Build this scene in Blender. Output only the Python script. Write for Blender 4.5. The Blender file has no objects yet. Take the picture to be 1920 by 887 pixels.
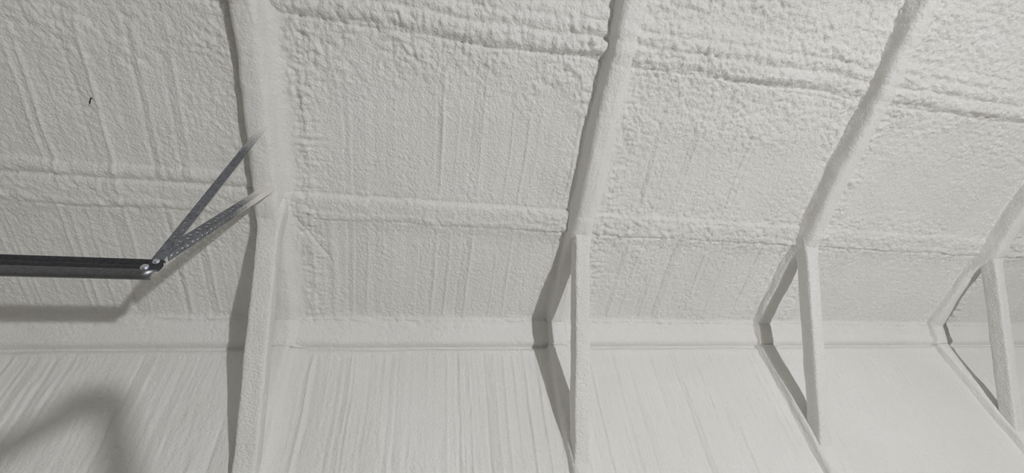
import bpy, bmesh, math
import numpy as np
from mathutils import Matrix, Vector

scn = bpy.context.scene
COL = scn.collection

# ------------------------------------------------------------------ camera
CAMZ = 1.6                       # eye height above the slab
F_PX = 785.45
def rz_(a): c, s = math.cos(a), math.sin(a); return np.array([[c, -s, 0], [s, c, 0], [0, 0, 1]])
def rx_(a): c, s = math.cos(a), math.sin(a); return np.array([[1, 0, 0], [0, c, -s], [0, s, c]])
R_CAM = rz_(-0.2856) @ rx_(2.2871) @ rz_(-0.1376)
cam_d = bpy.data.cameras.new('camera'); cam = bpy.data.objects.new('camera', cam_d); COL.objects.link(cam)
cam_d.sensor_fit = 'HORIZONTAL'; cam_d.sensor_width = 36.0; cam_d.lens = F_PX / 1920 * 36.0
cam_d.clip_start = 0.02
m4 = Matrix([list(R_CAM[i]) + [0] for i in range(3)] + [[0, 0, 0, 1]])
cam.matrix_world = Matrix.Translation((0, 0, CAMZ)) @ m4
scn.camera = cam

# ------------------------------------------------------------------ world, lamp, exposure
wd = bpy.data.worlds.new('world'); scn.world = wd; wd.use_nodes = True
wd.node_tree.nodes['Background'].inputs[0].default_value = (0.9, 0.9, 0.85, 1)
wd.node_tree.nodes['Background'].inputs[1].default_value = 0.02
LAMP = Vector((2.46, -3.54, 0.26))
LAMP_AIM = Vector((1.5, 2.1, 0.6))
ld = bpy.data.lights.new('work_light_lamp_offscreen', 'AREA'); ld.shape = 'DISK'; ld.size = 0.11
ld.energy = 179; ld.color = (0.955, 0.96, 1.0)
lo = bpy.data.objects.new('work_light_lamp_offscreen', ld); COL.objects.link(lo)
lo.location = LAMP; lo.rotation_euler = (LAMP_AIM - LAMP).to_track_quat('-Z', 'Y').to_euler()
scn.cycles.diffuse_bounces = 4; scn.cycles.glossy_bounces = 3; scn.cycles.max_bounces = 6
scn.view_settings.view_transform = 'Standard'; scn.view_settings.look = 'None'
scn.view_settings.exposure = 0.0; scn.view_settings.gamma = 1.0
scn.view_settings.use_curve_mapping = False

# ------------------------------------------------------------------ materials
def new_mat(name):
    m = bpy.data.materials.new(name); m.use_nodes = True
    nt = m.node_tree; return m, nt, nt.nodes['Principled BSDF']
def foam_material(name, grain):
    m, nt, b = new_mat(name); N = nt.nodes; L = nt.links
    tc = N.new('ShaderNodeNewGeometry')
    n1 = N.new('ShaderNodeTexNoise'); n1.inputs['Scale'].default_value = 2.2; n1.inputs['Detail'].default_value = 2
    cr = N.new('ShaderNodeValToRGB')
    cr.color_ramp.elements[0].position = .3; cr.color_ramp.elements[0].color = (.765, .755, .715, 1)
    cr.color_ramp.elements[1].position = .7; cr.color_ramp.elements[1].color = (.80, .795, .765, 1)
    vo = N.new('ShaderNodeTexVoronoi'); vo.feature = 'F1'; vo.inputs['Scale'].default_value = 105
    n2 = N.new('ShaderNodeTexNoise'); n2.inputs['Scale'].default_value = 150; n2.inputs['Detail'].default_value = 1
    n3 = N.new('ShaderNodeTexNoise'); n3.inputs['Scale'].default_value = 45; n3.inputs['Detail'].default_value = 1
    for n in (n1, n2, n3, vo): L.new(tc.outputs['Position'], n.inputs['Vector'])
    L.new(n1.outputs['Fac'], cr.inputs['Fac']); L.new(cr.outputs['Color'], b.inputs['Base Color'])
    ma = N.new('ShaderNodeMath'); ma.operation = 'MULTIPLY'; ma.inputs[1].default_value = -1.3
    L.new(vo.outputs['Distance'], ma.inputs[0])
    ad = N.new('ShaderNodeMath'); ad.operation = 'ADD'; L.new(ma.outputs[0], ad.inputs[0]); L.new(n2.outputs['Fac'], ad.inputs[1])
    ad2 = N.new('ShaderNodeMath'); ad2.operation = 'ADD'; L.new(ad.outputs[0], ad2.inputs[0]); L.new(n3.outputs['Fac'], ad2.inputs[1])
    bp = N.new('ShaderNodeBump'); bp.inputs['Strength'].default_value = .9; bp.inputs['Distance'].default_value = grain
    L.new(ad2.outputs[0], bp.inputs['Height']); L.new(bp.outputs['Normal'], b.inputs['Normal'])
    b.inputs['Roughness'].default_value = .6; b.inputs['Specular IOR Level'].default_value = .35
    return m
FOAM = foam_material('spray_foam', .0023)
FOAM_WALL = foam_material('spray_foam_smooth', .0015)
def metal_material(name, col, rough, metallic=1.0, overspray=False, mottle=0.25):
    m, nt, b = new_mat(name); N = nt.nodes; L = nt.links
    g = N.new('ShaderNodeNewGeometry')
    n = N.new('ShaderNodeTexNoise'); n.inputs['Scale'].default_value = 120; n.inputs['Detail'].default_value = 4
    L.new(g.outputs['Position'], n.inputs['Vector'])
    cr = N.new('ShaderNodeValToRGB')
    cr.color_ramp.elements[0].position = .35; cr.color_ramp.elements[0].color = tuple(c * (1 - mottle) for c in col) + (1,)
    cr.color_ramp.elements[1].position = .65; cr.color_ramp.elements[1].color = tuple(min(1, c * (1 + mottle)) for c in col) + (1,)
    L.new(n.outputs['Fac'], cr.inputs['Fac'])
    b.inputs['Metallic'].default_value = metallic; b.inputs['Roughness'].default_value = rough
    if overspray:
        at = N.new('ShaderNodeAttribute'); at.attribute_name = 'overspray'
        ad = N.new('ShaderNodeMath'); ad.operation = 'MULTIPLY_ADD'; ad.inputs[1].default_value = .5; ad.inputs[2].default_value = -.25
        L.new(n.outputs['Fac'], ad.inputs[0])
        s = N.new('ShaderNodeMath'); s.operation = 'ADD'; s.use_clamp = True
        L.new(at.outputs['Fac'], s.inputs[0]); L.new(ad.outputs[0], s.inputs[1])
        mx = N.new('ShaderNodeMix'); mx.data_type = 'RGBA'
        L.new(s.outputs[0], mx.inputs['Factor']); L.new(cr.outputs['Color'], mx.inputs['A']); mx.inputs['B'].default_value = (.78, .77, .71, 1)
        L.new(mx.outputs['Result'], b.inputs['Base Color'])
        iv = N.new('ShaderNodeMath'); iv.operation = 'MULTIPLY_ADD'; iv.inputs[1].default_value = -metallic; iv.inputs[2].default_value = metallic
        L.new(s.outputs[0], iv.inputs[0]); L.new(iv.outputs[0], b.inputs['Metallic'])
    else:
        L.new(cr.outputs['Color'], b.inputs['Base Color'])
    return m
STEEL = metal_material('galvanised_steel', (.22, .235, .26), .5, .75, overspray=True)
RAIL = metal_material('dark_track_steel', (.075, .078, .088), .34, .9)
LIP = metal_material('galvanised_track', (.19, .195, .205), .36, .9, mottle=.12)
BOLT = metal_material('zinc_bolt', (.75, .78, .86), .25, 1.0, mottle=.05)
BLACK = metal_material('black_screw', (.012, .012, .012), .5, .2)
ORANGE = metal_material('orange_housing', (.7, .22, .03), .5, 0.0, mottle=.05)
ALU = metal_material('blocker_aluminium', (.6, .6, .62), .4, .9, mottle=.05)  # metal of the unseen A-frame added to cast a shadow
def concrete_material():
    m, nt, b = new_mat('concrete'); N = nt.nodes; L = nt.links
    g = N.new('ShaderNodeNewGeometry'); n = N.new('ShaderNodeTexNoise'); n.inputs['Scale'].default_value = 3; n.inputs['Detail'].default_value = 8
    L.new(g.outputs['Position'], n.inputs['Vector'])
    cr = N.new('ShaderNodeValToRGB'); cr.color_ramp.elements[0].color = (.36, .345, .31, 1); cr.color_ramp.elements[1].color = (.50, .48, .44, 1)
    L.new(n.outputs['Fac'], cr.inputs['Fac']); L.new(cr.outputs['Color'], b.inputs['Base Color']); b.inputs['Roughness'].default_value = .8
    return m
CONCRETE = concrete_material()
def lens_material():
    m, nt, b = new_mat('lamp_lens'); b.inputs['Base Color'].default_value = (.9, .9, .9, 1)
    b.inputs['Emission Color'].default_value = (.95, .96, 1, 1); b.inputs['Emission Strength'].default_value = 12
    return m
LENS = lens_material()

# ------------------------------------------------------------------ mesh helpers
def mesh_obj(name, verts, faces, mat, parent=None, smooth=True, loc=(0, 0, 0)):
    me = bpy.data.meshes.new(name)
    v = np.asarray(verts, dtype=np.float32) - np.asarray(loc, dtype=np.float32)
    f = np.asarray(faces, dtype=np.int32) if not isinstance(faces, list) else faces
    if isinstance(f, np.ndarray):
        k = f.shape[1]
        me.vertices.add(len(v)); me.vertices.foreach_set('co', v.ravel())
        me.loops.add(f.size); me.loops.foreach_set('vertex_index', f.ravel())
        me.polygons.add(len(f)); me.polygons.foreach_set('loop_start', np.arange(0, f.size, k, dtype=np.int32))
        me.update(calc_edges=True)
    else:
        me.from_pydata([tuple(p) for p in v], [], f); me.update()
    if smooth: me.polygons.foreach_set('use_smooth', np.ones(len(me.polygons), dtype=bool))
    me.materials.append(mat); me.validate()
    o = bpy.data.objects.new(name, me); COL.objects.link(o)
    if parent is not None: o.parent = parent
    else: o.location = loc
    return o
def grid_faces(nx, ny, flip=False, wrap=False):
    i = np.arange(nx - 1)[:, None]; j = np.arange(ny if wrap else ny - 1)[None, :]; j1 = (j + 1) % ny
    a = i * ny + j; b = (i + 1) * ny + j; c = (i + 1) * ny + j1; d = i * ny + j1
    q = np.stack([a, b, c, d], -1).reshape(-1, 4)
    return q[:, ::-1].copy() if flip else q
def tag(o, label=None, cat=None, group=None, kind=None):
    if label: o['label'] = label
    if cat: o['category'] = cat
    if group: o['group'] = group
    if kind: o['kind'] = kind
    return o
def empty(name, loc):
    o = bpy.data.objects.new(name, None); COL.objects.link(o); o.location = loc; o.empty_display_size = .1
    return o

# ------------------------------------------------------------------ numpy noise
def _h(ix, iy, seed):
    n = (ix.astype(np.int64) * 374761393 + iy.astype(np.int64) * 668265263 + seed * 974634777) & 0xffffffff
    n = ((n ^ (n >> 13)) * 1274126177) & 0xffffffff
    n = ((n ^ (n >> 16)) * 2246822519) & 0xffffffff
    return ((n ^ (n >> 15)) & 0xffffff) / float(0xffffff)
def noise(x, y, seed=0):
    x, y = np.broadcast_arrays(np.asarray(x, float), np.asarray(y, float))
    ix = np.floor(x); iy = np.floor(y); fx = x - ix; fy = y - iy
    u = fx * fx * fx * (fx * (fx * 6 - 15) + 10); v = fy * fy * fy * (fy * (fy * 6 - 15) + 10)
    def g(dx, dy):
        a = _h(ix + dx, iy + dy, seed) * 2 * np.pi
        return np.cos(a) * (fx - dx) + np.sin(a) * (fy - dy)
    return ((g(0, 0) * (1 - u) + g(1, 0) * u) * (1 - v) + (g(0, 1) * (1 - u) + g(1, 1) * u) * v) * 1.5
def fbm(x, y, seed=0, o=3):
    t = 0; a = 1; f = 1
    for k in range(o): t = t + a * noise(x * f, y * f, seed + k); a *= .5; f *= 2.03
    return t
def pebbles(x, y, seed=0):                       # rounded cells, 0..1
    x, y = np.broadcast_arrays(np.asarray(x, float), np.asarray(y, float))
    ix = np.floor(x); iy = np.floor(y); best = np.full(x.shape, 9.0)
    for dx in (-1, 0, 1):
        for dy in (-1, 0, 1):
            cx = ix + dx + .1 + .8 * _h(ix + dx, iy + dy, seed); cy = iy + dy + .1 + .8 * _h(ix + dx, iy + dy, seed + 7)
            best = np.minimum(best, (x - cx) ** 2 + (y - cy) ** 2)
    return np.clip(1 - best * 1.25, 0, 1)
def sstep(a, b, x): t = np.clip((x - a) / (b - a), 0, 1); return t * t * (3 - 2 * t)
def gauss(x, w): return np.exp(-(x / w) ** 2)

# ------------------------------------------------------------------ the foam shell's section (Y, Z) along the arc length s
D = 2.1; ZB = 1.0724 + CAMZ; YT = 2.0374; ZT = 1.2097 + CAMZ; T = .4081
BAND = math.hypot(D - YT, ZT - ZB)
RIDGE_Y = -1.6
ROOF_LEN = (YT - RIDGE_Y) * math.hypot(1, T)
_s = np.arange(-ZB - .1, BAND + ROOF_LEN + .1, .004)
def _poly(s):
    y = np.where(s < 0, D, np.where(s < BAND, D + (YT - D) * s / BAND, YT - (s - BAND) / math.hypot(1, T)))
    z = np.where(s < 0, ZB + s, np.where(s < BAND, ZB + (ZT - ZB) * s / BAND, ZT + (s - BAND) * T / math.hypot(1, T)))
    return y, z
_py, _pz = _poly(_s)
_k = np.hanning(11); _k /= _k.sum()
def _sm(a):
    p = np.concatenate([2 * a[0] - a[5:0:-1], a, 2 * a[-1] - a[-2:-7:-1]]); return np.convolve(p, _k, 'valid')
_py, _pz = _sm(_py), _sm(_pz)
_ty, _tz = np.gradient(_py), np.gradient(_pz); _l = np.hypot(_ty, _tz); _ty, _tz = _ty / _l, _tz / _l
def section(s):
    y = np.interp(s, _s, _py); z = np.interp(s, _s, _pz); ty = np.interp(s, _s, _ty); tz = np.interp(s, _s, _tz)
    return y, z, -tz, ty                       # point and inward normal (ny, nz)
FRAME_X = [-2.07, -.6395, .7932, 2.1891, 3.6505, 5.09]
P1 = .647 + BAND; P2 = 1.485 + BAND; P3 = 2.33 + BAND
X_MIN, X_MAX = -3.35, 7.2

rng = np.random.RandomState(5)
def streak_set(seed, lo, hi):
    r = np.random.RandomState(seed); xs = []; x = lo
    while x < hi:
        xs.append((x, r.uniform(.5, 1.0) if r.rand() < .4 else r.uniform(.12, .5), r.rand())); x += r.uniform(.016, .075)
    return xs
STREAK_R = streak_set(11, X_MIN, X_MAX); STREAK_W = streak_set(23, X_MIN, X_MAX)

def relief(X, S):
    """height of the foam over the smooth section, metres; X (n,1), S (1,m)"""
    Xg, Sg = np.broadcast_arrays(X, S)
    h = .006 * fbm(Xg * 2.1, Sg * 1.7, 3, 3)
    roof = sstep(BAND + .01, BAND + .05, Sg); wall = 1 - sstep(-.06, -.02, Sg)
    # ---- spraying passes running up the wall and up the roof
    wob = .012 * noise(Xg * 1.3, Sg * 1.1, 41) + .004 * noise(Xg * 5, Sg * 5, 42)
    Xw = Xg + wob
    for strk, mask, amp, sd in ((STREAK_R, roof * (1 - .8 * sstep(1.2, 1.5, Sg + .12 * noise(Xg * 3, Sg * 0, 8)))
                                 * (1 - .75 * gauss(Sg - P1, .12)) * (1 - .45 * sstep(.8, 2.6, Xg)), .0150, 51),
                                (STREAK_W, wall * (1 - .6 * sstep(1.8, 3.2, Xg)), .0125, 61)):
        prof_x = np.linspace(X_MIN - .1, X_MAX + .1, 9000); p = np.zeros_like(prof_x)
        for k in range(len(strk) - 1):
            x0, a, r = strk[k]; x1 = strk[k + 1][0]
            if r < .55:                                    # saw: slow rise, sharp drop
                sel = (prof_x >= x0) & (prof_x < x1); p[sel] += a * ((prof_x[sel] - x0) / (x1 - x0) - .5) * (1 if r < .38 else -1)
            if r > .45: p += a * .85 * gauss(prof_x - x0, .0055)  # thin raised run
            if r < .3 or r > .8: p -= a * .55 * gauss(prof_x - x0 - .004, .0045)
        pw = np.convolve(p, np.hanning(7) / np.hanning(7).sum(), 'same')
        mod = .65 + .7 * noise(Xg * 9, Sg * 1.6, sd)
        h = h + amp * mask * mod * np.interp(Xw, prof_x, pw)
    # ---- orange-peel / popcorn texture, uneven
    M = .12 + .10 * fbm(Xg * 3, Sg * 3, 71, 2)
    M = M + roof * .75 * sstep(1.15, 1.48, Sg + .15 * noise(Xg * 2.4, Sg * 2, 72)) * (1 - .55 * sstep(-.5, -.9, Xg))
    M = M + roof * (.45 * gauss(Sg - P1, .13) * sstep(.3, 1.3, Xg) + .35 * gauss(Sg - P1 + .03, .12))
    M = M + roof * .22 * sstep(.85, 1.0, Xg) + .12 * roof * (Xg < -.6)
    for fx in FRAME_X:
        dx = Xg - fx
        M = M + roof * (.70 * gauss(dx - .135, .05) + .25 * gauss(dx + .12, .05))
    M = M * (1 - .68 * wall) + .35 * gauss(Sg - BAND, .03)
    h = h + wall * .0030 * fbm(Xg * 48, Sg * 9, 79, 2) * (.6 + .8 * noise(Xg * 3, Sg * 2, 80)) * (1 - .5 * sstep(1.8, 3.2, Xg))
    M = np.clip(M, .04, 1.15) * (.7 + .6 * np.clip(.5 + noise(Xg * 6, Sg * 6, 73), 0, 1))
    wx = Xg + .006 * noise(Xg * 30, Sg * 30, 74); ws = Sg + .006 * noise(Xg * 30, Sg * 30, 75)
    h = h + M * (.0098 * pebbles(wx / .021, ws / .024, 76) + .0072 * pebbles(wx / .037, ws / .034, 78)) + .0055 * M * fbm(Xg * 28, Sg * 26, 77, 2)
    sparse = np.clip(noise(Xg * 6.5, Sg * 6.5, 106) + .25 + .2 * roof - .25 * wall, 0, 1)
    h = h + .0085 * sparse * np.clip(pebbles(wx / .017 + ws * 9, ws / .021, 107) - .5, 0, 1)
    # ---- wrinkles beside the ribs
    for fx in FRAME_X:
        dx = Xg - fx
        h = h + roof * .006 * gauss(dx - .15, .06) * noise(Xg * 13, Sg * 55, 81)
    # ---- picture-frame pass along the first bay's edge
    dx = Xg - (FRAME_X[1] + .235 + .02 * noise(Sg * 4, Sg * 0, 84))
    h = h + roof * (1 - sstep(P1 - .14, P1 - .06, Sg)) * .007 * gauss(dx, .016)
    dd = (Xg - FRAME_X[1] - .07) - (P1 - .05 - Sg) * .62       # diagonal crease under the lower purlin
    h = h - roof * .006 * gauss(dd, .006) * sstep(.05, .09, Xg - FRAME_X[1]) * (1 - sstep(.20, .25, Xg - FRAME_X[1]))
    # ---- lower purlin: one bead with creases
    wav = .010 * noise(Xg * 2.3, 0 * Sg, 91) + .004 * noise(Xg * 9, 0 * Sg, 92)
    d = Sg - P1 - wav; soft = sstep(.75, 1.1, Xg); leftbay = 1 - sstep(-.75, -.6, Xg)
    def dome(d, up, lo): return np.where(d > 0, np.sqrt(np.clip(1 - (d / up) ** 2, 0, 1)), np.clip(1 - (d / lo) ** 2, 0, 1) ** 1.5)
    lump = 1 + .35 * noise(Xg * 22, Sg * 6, 104)
    h = h + dome(d - .012, .034, .15) * (.019 * (1 - soft) * (1 - .40 * leftbay) * (.8 + .2 * lump) + .014 * soft * lump)
    h = h - .004 * (1 - soft) * gauss(d - .048, .006)
    low = d + .068 + .014 * noise(Xg * 4, 0 * Sg, 93)
    h = h + .006 * dome(low - .012, .02, .02) * lump - (.004 + .003 * soft) * gauss(low + .010, .006) * (.5 + noise(Xg * 6, 0 * Sg, 94))
    h = h + leftbay * .012 * dome(d - .082 - .012 * noise(Xg * 4, 0 * Sg, 94), .03, .035) * lump
    # ---- upper purlin: a stack of uneven beads
    wav = .018 * noise(Xg * 1.9, 0 * Sg, 95) + .007 * noise(Xg * 7, 0 * Sg, 96); d = Sg - P2 - wav
    h = h + .010 * gauss(d, .10)
    for off, ht, up, lw, sd in ((.085, .011, .03, .035, 1), (.030, .017, .026, .03, 2), (-.045, .022, .04, .034, 3)):
        dd = d - off - .012 * noise(Xg * 3.1, 0 * Sg, 120 + sd)
        h = h + ht * dome(dd, up, lw) * (1 + .55 * noise(Xg * 30, Sg * 7, 130 + sd)) * (.75 + .6 * noise(Xg * 2.2, 0 * Sg, 140 + sd))
    h = h - .009 * gauss(d + .088 + .01 * noise(Xg * 3, 0 * Sg, 97), .006)
    d = Sg - P3; h = h + .022 * np.sqrt(np.clip(1 - (d / .055) ** 2, 0, 1))
    # ---- eave band: rounded, lumpy upper lip, crease at the wall
    u = np.clip(Sg / BAND, 0, 1)
    h = h + .014 * np.sin(np.pi * u) * ((Sg > 0) & (Sg < BAND))
    h = h + .016 * gauss(Sg - BAND - .008 * noise(Xg * 6, 0 * Sg, 98), .016) * (.75 + .5 * noise(Xg * 32, Sg * 10, 99))
    lump = pebbles(Xg / .05, Sg / .05, 101); h = h + .010 * lump * gauss(Sg - BAND + .03, .03) * np.clip(.6 + noise(Xg * 5, Sg * 3, 108), 0, 1)
    h = h + .015 * gauss(Sg - .032, .026) - .011 * gauss(Sg + .002 + .004 * noise(Xg * 3, 0 * Sg, 102), .010) + .005 * gauss(Sg + .03, .016)
    # ---- a covered screw head on the band beside the second frame
    h = h + .007 * gauss(np.hypot(Xg - .8532 + .02, Sg - .04), .011)
    return h

# fine inside the view, coarse outside
def axis(parts):
    out = []
    for a, b, n in parts: out.append(np.linspace(a, b, n, endpoint=False))
    return np.concatenate(out)
_xs = [-2.15]
while _xs[-1] < 5.2: _xs.append(_xs[-1] + (.0052 if _xs[-1] < 1.7 else .0052 + (_xs[-1] - 1.7) * .0012))
XA = np.concatenate([np.linspace(X_MIN, -2.15, 30, endpoint=False), _xs, np.linspace(_xs[-1] + .04, X_MAX, 40)])
S_TOP = BAND + ROOF_LEN
S_LO, S_HI = -.95, 2.25
SA_WALL = np.concatenate([np.linspace(-ZB, S_LO, 45, endpoint=False), np.linspace(S_LO, 0, 180)])
SA_BAND = np.linspace(0, BAND, 31)
PW = .065
cuts = [BAND, P1 - PW, P1 + PW, P2 - .1, P2 + .11, S_TOP]
def s_axis(a, b):
    n = max(3, int((min(b, S_HI) - a) / .0052)); x = np.linspace(a, min(b, S_HI), n)
    if b > S_HI: x = np.concatenate([x, np.linspace(S_HI, b, 45)[1:]])
    return x
def foam_patch(name, sa, parent=None, mat=FOAM):
    X = XA[:, None]; S = sa[None, :]
    h = relief(X, S); y, z, ny, nz = section(sa)
    P = np.stack([np.broadcast_to(X, h.shape), y[None] + ny[None] * h, z[None] + nz[None] * h], -1).reshape(-1, 3)
    return mesh_obj(name, P, grid_faces(len(XA), len(sa), flip=True), mat, parent)
wall = foam_patch('wall_back', SA_WALL, mat=FOAM_WALL); tag(wall, 'long side wall under white spray foam with upright spraying runs', 'wall', kind='structure')
trim = foam_patch('trim_1', SA_BAND, mat=FOAM_WALL); tag(trim, 'rounded foam band along the eave between side wall and sloping roof', 'trim', kind='structure')
ceil_segs = [s_axis(cuts[i], cuts[i + 1]) for i in range(5)]
ceiling = foam_patch('ceiling', ceil_segs[0]); tag(ceiling, 'sloping roof lining of lumpy white spray foam above the eave band', 'ceiling', kind='structure')
foam_patch('purlin', ceil_segs[1], ceiling)['label'] = 'smooth foam bead over the lower purlin'
foam_patch('foam_panel', ceil_segs[2], ceiling)['label'] = 'foam between the two purlins'
foam_patch('purlin', ceil_segs[3], ceiling)['label'] = 'lumpy double foam bead over the upper purlin'
foam_patch('foam_panel', ceil_segs[4], ceiling)['label'] = 'coarse foam above the upper purlin'

# ---- rest of the building shell, beyond the picture
def plain(name, pts, mat, label, cat):
    o = mesh_obj(name, np.array(pts, float), [tuple(range(len(pts)))], mat, smooth=False); return tag(o, label, cat, kind='structure')
ZR = ZT + (YT - RIDGE_Y) * T; YF = 2 * RIDGE_Y - D
plain('floor', [(X_MIN, YF, 0), (X_MAX, YF, 0), (X_MAX, D + .05, 0), (X_MIN, D + .05, 0)], CONCRETE, 'grey concrete slab floor of the metal building', 'floor')
plain('wall_front', [(X_MIN, YF, 0), (X_MIN, YF, ZT), (X_MAX, YF, ZT), (X_MAX, YF, 0)], FOAM, 'foamed side wall opposite', 'wall')
plain('ceiling', [(X_MIN, YF, ZT), (X_MIN, RIDGE_Y, ZR), (X_MAX, RIDGE_Y, ZR), (X_MAX, YF, ZT)], FOAM, 'foamed roof slope on the other side of the ridge', 'ceiling')
for nm, x in (('wall_left', X_MIN), ('wall_right', X_MAX)):
    plain(nm, [(x, YF, 0), (x, D + .05, 0), (x, D + .05, ZB), (x, YT + .05, ZT), (x, RIDGE_Y, ZR), (x, YF, ZT)], FOAM,
          'foamed gable end wall ' + ('with the garage door side' if x < 0 else 'far from the door track'), 'wall')

# ------------------------------------------------------------------ frames: foam-covered posts, rafters and knee braces
def rib_section():
    # (dx, height) from left foot over the front to the right cove
    pts = [(-.100, -.012), (-.078, -.003), (-.066, .006), (-.061, .030), (-.057, .058), (-.051, .080), (-.037, .092), (-.014, .094), (.006, .094),
           (.022, .091), (.033, .083), (.041, .062), (.048, .040), (.058, .026), (.074, .014), (.094, .006), (.115, .001), (.135, -.006)]
    p = np.array(pts); t = np.linspace(0, len(p) - 1, 72); i = np.arange(len(p))
    q = np.stack([np.interp(t, i, p[:, 0]), np.interp(t, i, p[:, 1])], 1)
    for _ in range(3): q[1:-1] = (q[:-2] + 2 * q[1:-1] + q[2:]) / 4
    return q
RIB = rib_section()
def rib(name, fx, sa, seed, parent, loc, mat=FOAM):
    q = RIB; n = len(q)
    tx = np.gradient(q[:, 0]); th = np.gradient(q[:, 1]); l = np.hypot(tx, th); nx, nh = -th / l, tx / l
    S = sa[:, None]; A = np.cumsum(l)[None, :]
    roofm = sstep(-.05, .25, S)
    front = np.clip((q[:, 1] - .002) / .010, 0, 1)[None, :]; top = np.clip((q[:, 1] - .05) / .03, 0, 1)[None, :]
    dsp = (.0042 * pebbles(A / .017 + seed, S / .019, seed) * np.clip(.45 + noise(A * 5, S * 4, seed + 5), 0, 1) + .0035 * fbm(A * 14 + seed, S * 7, seed + 1, 2)) * front
    cx = .007 * noise(S * 2.0, 0 * S + seed, seed + 2) + .003 * noise(S * 7, 0 * S + seed, seed + 3)
    hh = 1 + .12 * noise(S * 2.4, 0 * S + seed, seed + 4)
    hh = hh * (.52 + .48 * sstep(P1 - .20, P1 - .02, S)) + .06 * gauss(S - P1, .07)
    w = 1 + .10 * noise(S * 2.1, 0 * S + seed + 3.3, seed + 6)
    dx = q[None, :, 0] * w + nx[None] * dsp + cx
    h = q[None, :, 1] * hh + nh[None] * dsp + relief(fx + dx, S) * (1 - .72 * front)
    y, z, ny, nz = section(sa)
    P = np.stack([fx + dx, y[:, None] + ny[:, None] * h, z[:, None] + nz[:, None] * h], -1).reshape(-1, 3)
    return mesh_obj(name, P, grid_faces(len(sa), n, flip=True), mat, parent, loc=loc)
B0 = np.array([2.0764, .4577 + CAMZ]); B1 = np.array([1.449, 1.3691 + CAMZ])
bdir = (B1 - B0) / np.linalg.norm(B1 - B0); bnor = np.array([bdir[1], -bdir[0]])     # bnor points to the wall
BLEN = np.linalg.norm(B1 - B0)
def brace(fx, seed, parent, loc, wide):
    t = np.linspace(-.07, BLEN + .07, 330)[:, None]; a = np.linspace(0, 2 * np.pi, 84, endpoint=False)[None, :]
    n = 7.0
    r = (np.abs(np.cos(a)) ** n + np.abs(np.sin(a)) ** n) ** (-1 / n)
    fl = 1 + .35 * gauss(t + .04, .06) + .45 * gauss(t - BLEN - .04, .07)
    hw = wide / 2 * fl * (1 + .05 * noise(t * 3, 0 * t + seed, seed)); hd = .039 * (1 + .3 * (fl - 1))
    ca, sa_ = np.cos(a) * r, np.sin(a) * r
    dsp = .0024 * pebbles(a * .038 / .012 + seed, t / .013, seed + 1) * (.4 + .6 * np.clip(.5 + noise(a, t * 5, seed + 2), 0, 1)) + .0025 * fbm(a * .7 + seed, t * 9, seed + 3, 2)
    dsp = dsp + 0 * a
    cx = .004 * noise(t * 2.2, 0 * t + seed, seed + 4)
    dx = ca * hw + np.cos(a) * dsp + cx; dn = sa_ * hd + np.sin(a) * dsp + .022
    y = B0[0] + bdir[0] * t + bnor[0] * dn; z = B0[1] + bdir[1] * t + bnor[1] * dn
    P = np.stack([fx + dx, y, z], -1); k = P.shape[1]
    faces = grid_faces(len(t), k, wrap=True)
    return mesh_obj('knee_brace', P.reshape(-1, 3), faces, FOAM, parent, loc=loc)
SR_FINE = np.concatenate([np.linspace(0, S_HI, 400), np.linspace(S_HI, S_TOP - .02, 40)[1:]])
SP_FINE = np.concatenate([np.linspace(-ZB + .002, S_LO, 40, endpoint=False), np.linspace(S_LO, 0, 170)])
FRAME_LABEL = ['foam-covered frame behind the garage door track, nearer the gable end',
               'foam-covered frame that carries the garage door track hanger, with thick knee brace',
               'foam-covered frame next to the one with the track hanger, brace shadow wide on the panel',
               'foam-covered frame two along from the track hanger, brace shadow falling on its own post',
               'foam-covered frame three along from the track hanger, thin shadow line inside its brace',
               'foam-covered frame four along from the track hanger']
for i, fx in enumerate(FRAME_X):
    loc = (fx, D, 0.0)
    t = empty('building_frame', loc); tag(t, FRAME_LABEL[i], 'frame', 'foam-covered frames along the side wall')
    rib('post', fx, SP_FINE, 200 + i * 17, t, loc, FOAM_WALL); rib('rafter', fx, SR_FINE, 300 + i * 17, t, loc, FOAM_WALL)
    brace(fx, 400 + i * 13, t, loc, .084 if i == 1 else .074)

def cam_ray(px, py):
    d = R_CAM @ np.array([(px - 960) / F_PX, -(py - 443.5) / F_PX, -1]); return d / np.linalg.norm(d)
def on_y(px, py, y): d = cam_ray(px, py); return d * y / d[1] + np.array([0, 0, CAMZ])
N_ROOF = np.array([0, -T, -1]) / math.hypot(1, T)
def on_roof(px, py, h):
    d = cam_ray(px, py); p = np.array([0, YT, ZT - CAMZ]) + N_ROOF * h
    return d * (p @ N_ROOF) / (d @ N_ROOF) + np.array([0, 0, CAMZ])
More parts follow.
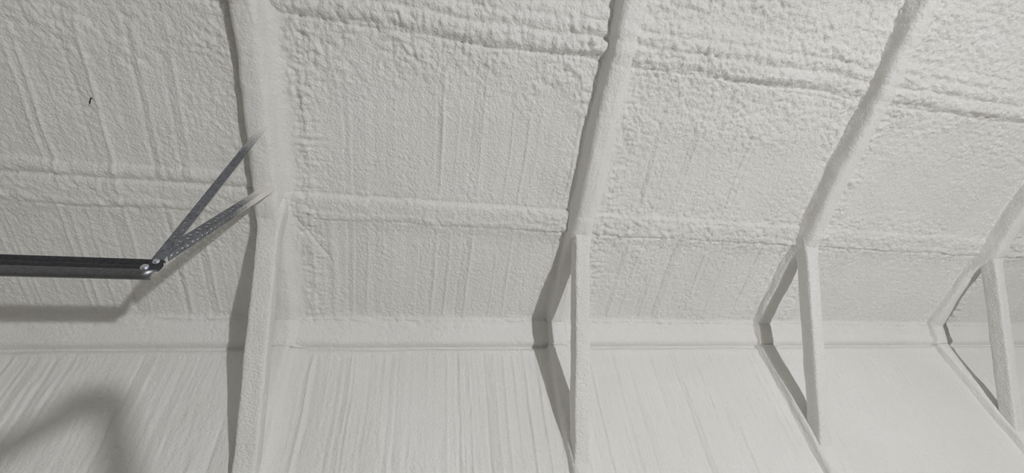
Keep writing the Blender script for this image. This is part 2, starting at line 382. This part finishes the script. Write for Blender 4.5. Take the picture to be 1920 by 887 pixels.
# ------------------------------------------------------------------ garage door track and its hanger
TX, TY, TZ = -.665, 1.036, .757 + CAMZ
track = empty('garage_door_track', (TX, TY, TZ))
tag(track, 'dark steel garage door track hung from a foamed rafter by a strap and punched angle', 'door track')
TL = (TX, TY, TZ)
def rail_mesh():
    prof = [(.016, .0335), (.003, .0335), (.0005, .031), (0, .026), (0, .010), (-.0022, .0085), (-.0024, .004), (-.0030, -.009), (-.006, -.0105), (-.0135, -.012),
            (-.0155, -.0155), (-.0150, -.020), (-.0125, -.026), (-.0085, -.031), (-.003, -.0335), (.001, -.0335)]
    p = np.array(prof); t = np.linspace(0, len(p) - 1, 61); i = np.arange(len(p))
    p = np.stack([np.interp(t, i, p[:, 0]), np.interp(t, i, p[:, 1])], 1); p[1:-1] = (p[:-2] + 2 * p[1:-1] + p[2:]) / 4
    xs = np.array([-2.3, -1.6, -1.0, -.5, -.2, -.04, 0.0])
    out = []
    k = int(np.argmin(np.abs(p[:, 1] + .0098)))
    for nm, p, mat in (('reinforcing_angle', p[:k + 1], RAIL), ('rail', p[k:], LIP)):
      V = []
      for x in xs:
        for (a, b) in p:
            e = 0
            if x == 0: e = -.010 * max(0, b - .009) / .025 - .014 * (max(0, .009 - b) / .043) ** 1.5     # clipped corners of the cut end
            V.append((TX + .003 + x + e, TY + a, TZ + b))
      o = mesh_obj(nm, V, grid_faces(len(xs), len(p)), mat, track, smooth=False, loc=TL)
      s = o.modifiers.new('thickness', 'SOLIDIFY'); s.thickness = .0018; s.offset = 0
rail_mesh()
def plate_with_slots(origin, along, across, length, width, slots, per=8):
    """flat bar in the plane (along, across) with oblong through holes; slots: list of (t, c, half_len, half_wid, angle)"""
    o = np.array(origin, float); u = np.array(along, float); u /= np.linalg.norm(u); w = np.array(across, float); w -= u * w.dot(u); w /= np.linalg.norm(w)
    V = []; F = []
    def add(t, c): V.append(o + u * t + w * c); return len(V) - 1
    slots = sorted(slots); edges = [0.0] + [(slots[i][0] + slots[i + 1][0]) / 2 for i in range(len(slots) - 1)] + [length]
    if not slots: edges = [0, length]
    for k in range(len(edges) - 1):
        t0, t1 = edges[k], edges[k + 1]
        if not slots:
            n = 24
            for q in range(n):
                a, b = t0 + (t1 - t0) * q / n, t0 + (t1 - t0) * (q + 1) / n
                F.append((add(a, 0), add(b, 0), add(b, width), add(a, width)))
            continue
        st, sc, hl, hw, ang = slots[k]
        out = [(t0, 0), (st, 0), (t1, 0), (t1, sc), (t1, width), (st, width), (t0, width), (t0, sc)]
        oi = [add(*p) for p in out]; hi = []
        for (ot, oc) in out:
            a = math.atan2(np.sign(oc - sc), np.sign(ot - st)); x, y = hl * math.cos(a), hw * math.sin(a)
            hi.append(add(st + x * math.cos(ang) - y * math.sin(ang), sc + x * math.sin(ang) + y * math.cos(ang)))
        for q in range(8): r = (q + 1) % 8; F.append((oi[q], oi[r], hi[r], hi[q]))
    return np.array(V), F, o, u, length
def plate_obj(name, data, parent, spray_from, thick=.0025):
    V, F, o, u, length = data
    ob = mesh_obj(name, V, F, STEEL, parent, smooth=False, loc=TL)
    at = ob.data.attributes.new('overspray', 'FLOAT', 'POINT')
    tt = (V - o) @ u / length
    at.data.foreach_set('value', np.clip((tt - spray_from[0]) / (spray_from[1] - spray_from[0]), 0, 1).astype(np.float32) * 1.3 - .15)
    s = ob.modifiers.new('thickness', 'SOLIDIFY'); s.thickness = thick; s.offset = 0
    return ob
# flat strap up to the rafter
A_top = on_roof(497, 234, .078); A_bot = on_y(285, 500, TY + .006)
ux = A_top - A_bot; Ls = np.linalg.norm(ux)
strap = plate_with_slots(A_bot - np.array([.014, 0, 0]), ux, (1, 0, 0), Ls, .028,
                         [(.055 + .03 * i, .014 + (.004 if i % 2 else -.004), .0055, .0035, .6) for i in range(5)] + [(t, .014, .0008, .0008, 0) for t in np.linspace(.24, Ls - .04, 12)])
plate_obj('hanger_strap', strap, track, (.70, 1.0))
# punched angle up to the rafter just above the knee brace
G_top = on_roof(517, 346, .075); G_bot = on_y(314, 477, TY + .018)
ua = G_top - G_bot; La = np.linalg.norm(ua); ua /= La
e2 = np.cross(ua, (1, 0, 0)); e2 /= np.linalg.norm(e2)
if e2[1] < 0: e2 = -e2
n_h = int(La / .0235)
hs = [(.012 + i * .0235, .015 + (.003 if i % 2 else -.003),   .0078 if i % 2 else .0062, .0048, 1.25 if i % 2 else 1.0) for i in range(n_h) if i < n_h * .70] + [(La * k, .015, .0006, .0006, 0) for k in (.76, .82, .88, .94)]
plate_obj('hanger_angle', plate_with_slots(G_bot, ua, (-1, 0, 0), La, .030, hs), track, (.55, .86))
hs2 = [(.014 + i * .0235, .0115 + (.0015 if i % 2 else -.0015), .0072, .0032, .35) for i in range(n_h) if i < n_h * .62] + [(La * k, .0105, .0006, .0006, 0) for k in (.70, .78, .86, .94)]
plate_obj('hanger_angle_flange', plate_with_slots(G_bot, ua, e2, La, .021, hs2), track, (.45, .80))
# foam blobs where the hangers vanish into the rafter
def bolt(p, r, name='bolt'):
    bm = bmesh.new()
    for (rr, y0, y1, n) in ((r * 1.55, -.0015, 0, 20), (r, -.006, -.0015, 6)):
        ring0 = [bm.verts.new((p[0] + rr * math.cos(a), p[1] + y0, p[2] + rr * math.sin(a))) for a in np.linspace(0, 2 * math.pi, n, endpoint=False)]
        ring1 = [bm.verts.new((v.co.x, p[1] + y1, v.co.z)) for v in ring0]
        bm.faces.new(ring0); bm.faces.new(ring1[::-1])
        for k in range(n): bm.faces.new((ring0[k], ring1[k], ring1[(k + 1) % n], ring0[(k + 1) % n]))
    bm.normal_update(); me = bpy.data.meshes.new(name)
    for v in bm.verts: v.co -= Vector(TL)
    bmesh.ops.recalc_face_normals(bm, faces=bm.faces); bm.to_mesh(me); bm.free(); me.materials.append(BOLT)
    o = bpy.data.objects.new(name, me); COL.objects.link(o); o.parent = track; return o
bolt((TX - .019, TY - .001, TZ + .024), .0055); bolt((TX - .036, TY - .0035, TZ + .002), .0065)

# ------------------------------------------------------------------ tiny dark screw tip in the roof foam
def tube(path, rad, n=8):
    P = np.array(path, float); V = []; T_ = np.gradient(P, axis=0); T_ /= np.linalg.norm(T_, axis=1)[:, None]
    for p, t, r in zip(P, T_, np.broadcast_to(rad, len(P))):
        a = np.cross(t, (0, 0, 1) if abs(t[2]) < .9 else (1, 0, 0)); a /= np.linalg.norm(a); b = np.cross(t, a)
        for q in np.linspace(0, 2 * np.pi, n, endpoint=False): V.append(p + r * (a * math.cos(q) + b * math.sin(q)))
    F = [tuple(f) for f in grid_faces(len(P), n, wrap=True)] + [tuple(range(n))[::-1], tuple(range((len(P) - 1) * n, len(P) * n))]
    return V, F
n_r = np.array([0, -T, -1]) / math.hypot(1, T); d = cam_ray(172, 184); p0 = np.array([0, YT, ZT - CAMZ])
hit = d * (p0 @ n_r) / (d @ n_r) + np.array([0, 0, CAMZ])
def to_px(p):
    v = R_CAM.T @ (p - np.array([0, 0, CAMZ])); return np.array([960 - F_PX * v[0] / v[2], 443.5 + F_PX * v[1] / v[2]])
sl = np.array([0, -1, T]) / math.hypot(1, T); hit = hit + n_r * .006
J = np.stack([to_px(hit + n_r * 1e-3) - to_px(hit), to_px(hit + sl * 1e-3) - to_px(hit)], 1) * 1e3
k = np.linalg.solve(J, np.array([2.0, -10.0])); k = k if k[0] > 0 else -k
ax_ = n_r * max(k[0], .006) + sl * k[1]
V, F = tube([hit - n_r * .012, hit, hit + ax_ * .5, hit + ax_ * .9, hit + ax_], [.0024, .0024, .0024, .0022, .0008], 8)
scr = mesh_obj('screw', V, F, BLACK, loc=tuple(hit)); tag(scr, 'tiny black screw tip poking out of the roof foam above the door track', 'screw')

# ------------------------------------------------------------------ work light standing on the slab, behind the camera
wl = empty('work_light', (LAMP.x, LAMP.y, 0)); tag(wl, 'orange work light on the concrete slab shining up at the foam', 'work light')
def box(name, size, M, mat, parent, ploc, bevel=.006):
    bm = bmesh.new(); bmesh.ops.create_cube(bm, size=1)
    for v in bm.verts: v.co = Vector((v.co.x * size[0], v.co.y * size[1], v.co.z * size[2]))
    bmesh.ops.bevel(bm, geom=list(bm.edges), offset=bevel, segments=2, affect='EDGES')
    bmesh.ops.transform(bm, matrix=Matrix.Translation(-Vector(ploc)) @ M, verts=bm.verts)
    me = bpy.data.meshes.new(name); bm.to_mesh(me); bm.free(); me.materials.append(mat)
    o = bpy.data.objects.new(name, me); COL.objects.link(o); o.parent = parent; return o
ML = lo.matrix_basis.copy(); ML = Matrix.Translation(LAMP) @ (LAMP_AIM - LAMP).to_track_quat('-Z', 'Y').to_matrix().to_4x4()
wloc = (LAMP.x, LAMP.y, 0)
hs_ = box('housing', (.26, .19, .06), ML @ Matrix.Translation((0, 0, .055)), ORANGE, wl, wloc)
box('lens', (.22, .15, .012), ML @ Matrix.Translation((0, 0, .020)), LENS, wl, wloc, .003)
def tube_part(name, path, rad, mat, parent, ploc, n=10):
    V, F = tube(path, rad, n); return mesh_obj(name, V, F, mat, parent, loc=ploc)
x, y = LAMP.x, LAMP.y - .05
tube_part('stand', [(x - .15, y - .14, .012), (x - .15, y, .013), (x - .15, y + .01, .05), (x - .15, y - .01, .27)], .011, BLACK, wl, wloc)
tube_part('stand', [(x + .15, y - .14, .012), (x + .15, y, .013), (x + .15, y + .01, .05), (x + .15, y - .01, .27)], .011, BLACK, wl, wloc)
tube_part('crossbar', [(x - .15, y - .01, .26), (x + .15, y - .01, .26)], .009, BLACK, wl, wloc)

# ------------------------------------------------------------------ unseen A-frame invented behind the camera to cast an arch shadow below the track
tl = .5
def between(px, py):
    dd = cam_ray(px, py); w = dd * D / dd[1] + np.array([0, 0, CAMZ]); return np.array(LAMP) + (w - np.array(LAMP)) * tl
a_r = between(208, 748); a_l = between(150, 762); f_r = between(222, 880); f_l = between(-25, 860)
def rail_down(a, f, off):
    k = a[2] / (a[2] - f[2]); e = a + (f - a) * min(k, 1.0)
    k2 = (a[2] - .0) / max(1e-3, a[2] - f[2]); foot = a + (f - a) * k2
    return a + off, foot + off
blocker_loc = (float(a_r[0]), float(a_r[1]) - .1, 0.0)
blocker = empty('arch_shadow_blocker', blocker_loc); tag(blocker, 'unseen aluminium A-frame behind the camera, added to cast the arch shadow on the wall', 'shadow_blocker')
depth = np.array([.06, .085, 0])
fr_top = a_r; bk_top = a_l
fr_dir = (f_r - a_r); bk_dir = (f_l - a_l); bk_dir = bk_dir / abs(bk_dir[2]) ; fr_dir = fr_dir / abs(fr_dir[2])
fr_foot = fr_top + fr_dir * (fr_top[2] - .012); bk_foot = bk_top + bk_dir * (bk_top[2] - .012)
bk_foot[:2] = bk_top[:2] + (bk_foot[:2] - bk_top[:2]) * 1.0
for sgn in (-1, 1):
    sp = np.array([-.05, .075, 0]) * sgn
    tube_part('blocker_front_rail', [fr_top + sp * .3, fr_foot + sp * 3], .022, ALU, blocker, blocker_loc)
    tube_part('blocker_rear_rail', [bk_top + sp * .3, bk_foot + sp * 3], .017, ALU, blocker, blocker_loc)
for k in (.2, .4, .6, .8):
    c = fr_top + (fr_foot - fr_top) * k; w = np.array([-.05, .075, 0]) * (.3 + 2.7 * k)
    tube_part('blocker_step', [c - w, c + w], .02, ALU, blocker, blocker_loc)
c = (a_r + a_l) / 2
ang = math.atan2(a_r[1] - a_l[1], a_r[0] - a_l[0])
box('blocker_cap', (.085, .10, .030), Matrix.Translation(c) @ Matrix.Rotation(math.atan2(a_r[2]-a_l[2], a_r[0]-a_l[0]) * -1, 4, 'Y'), ALU, blocker, blocker_loc)
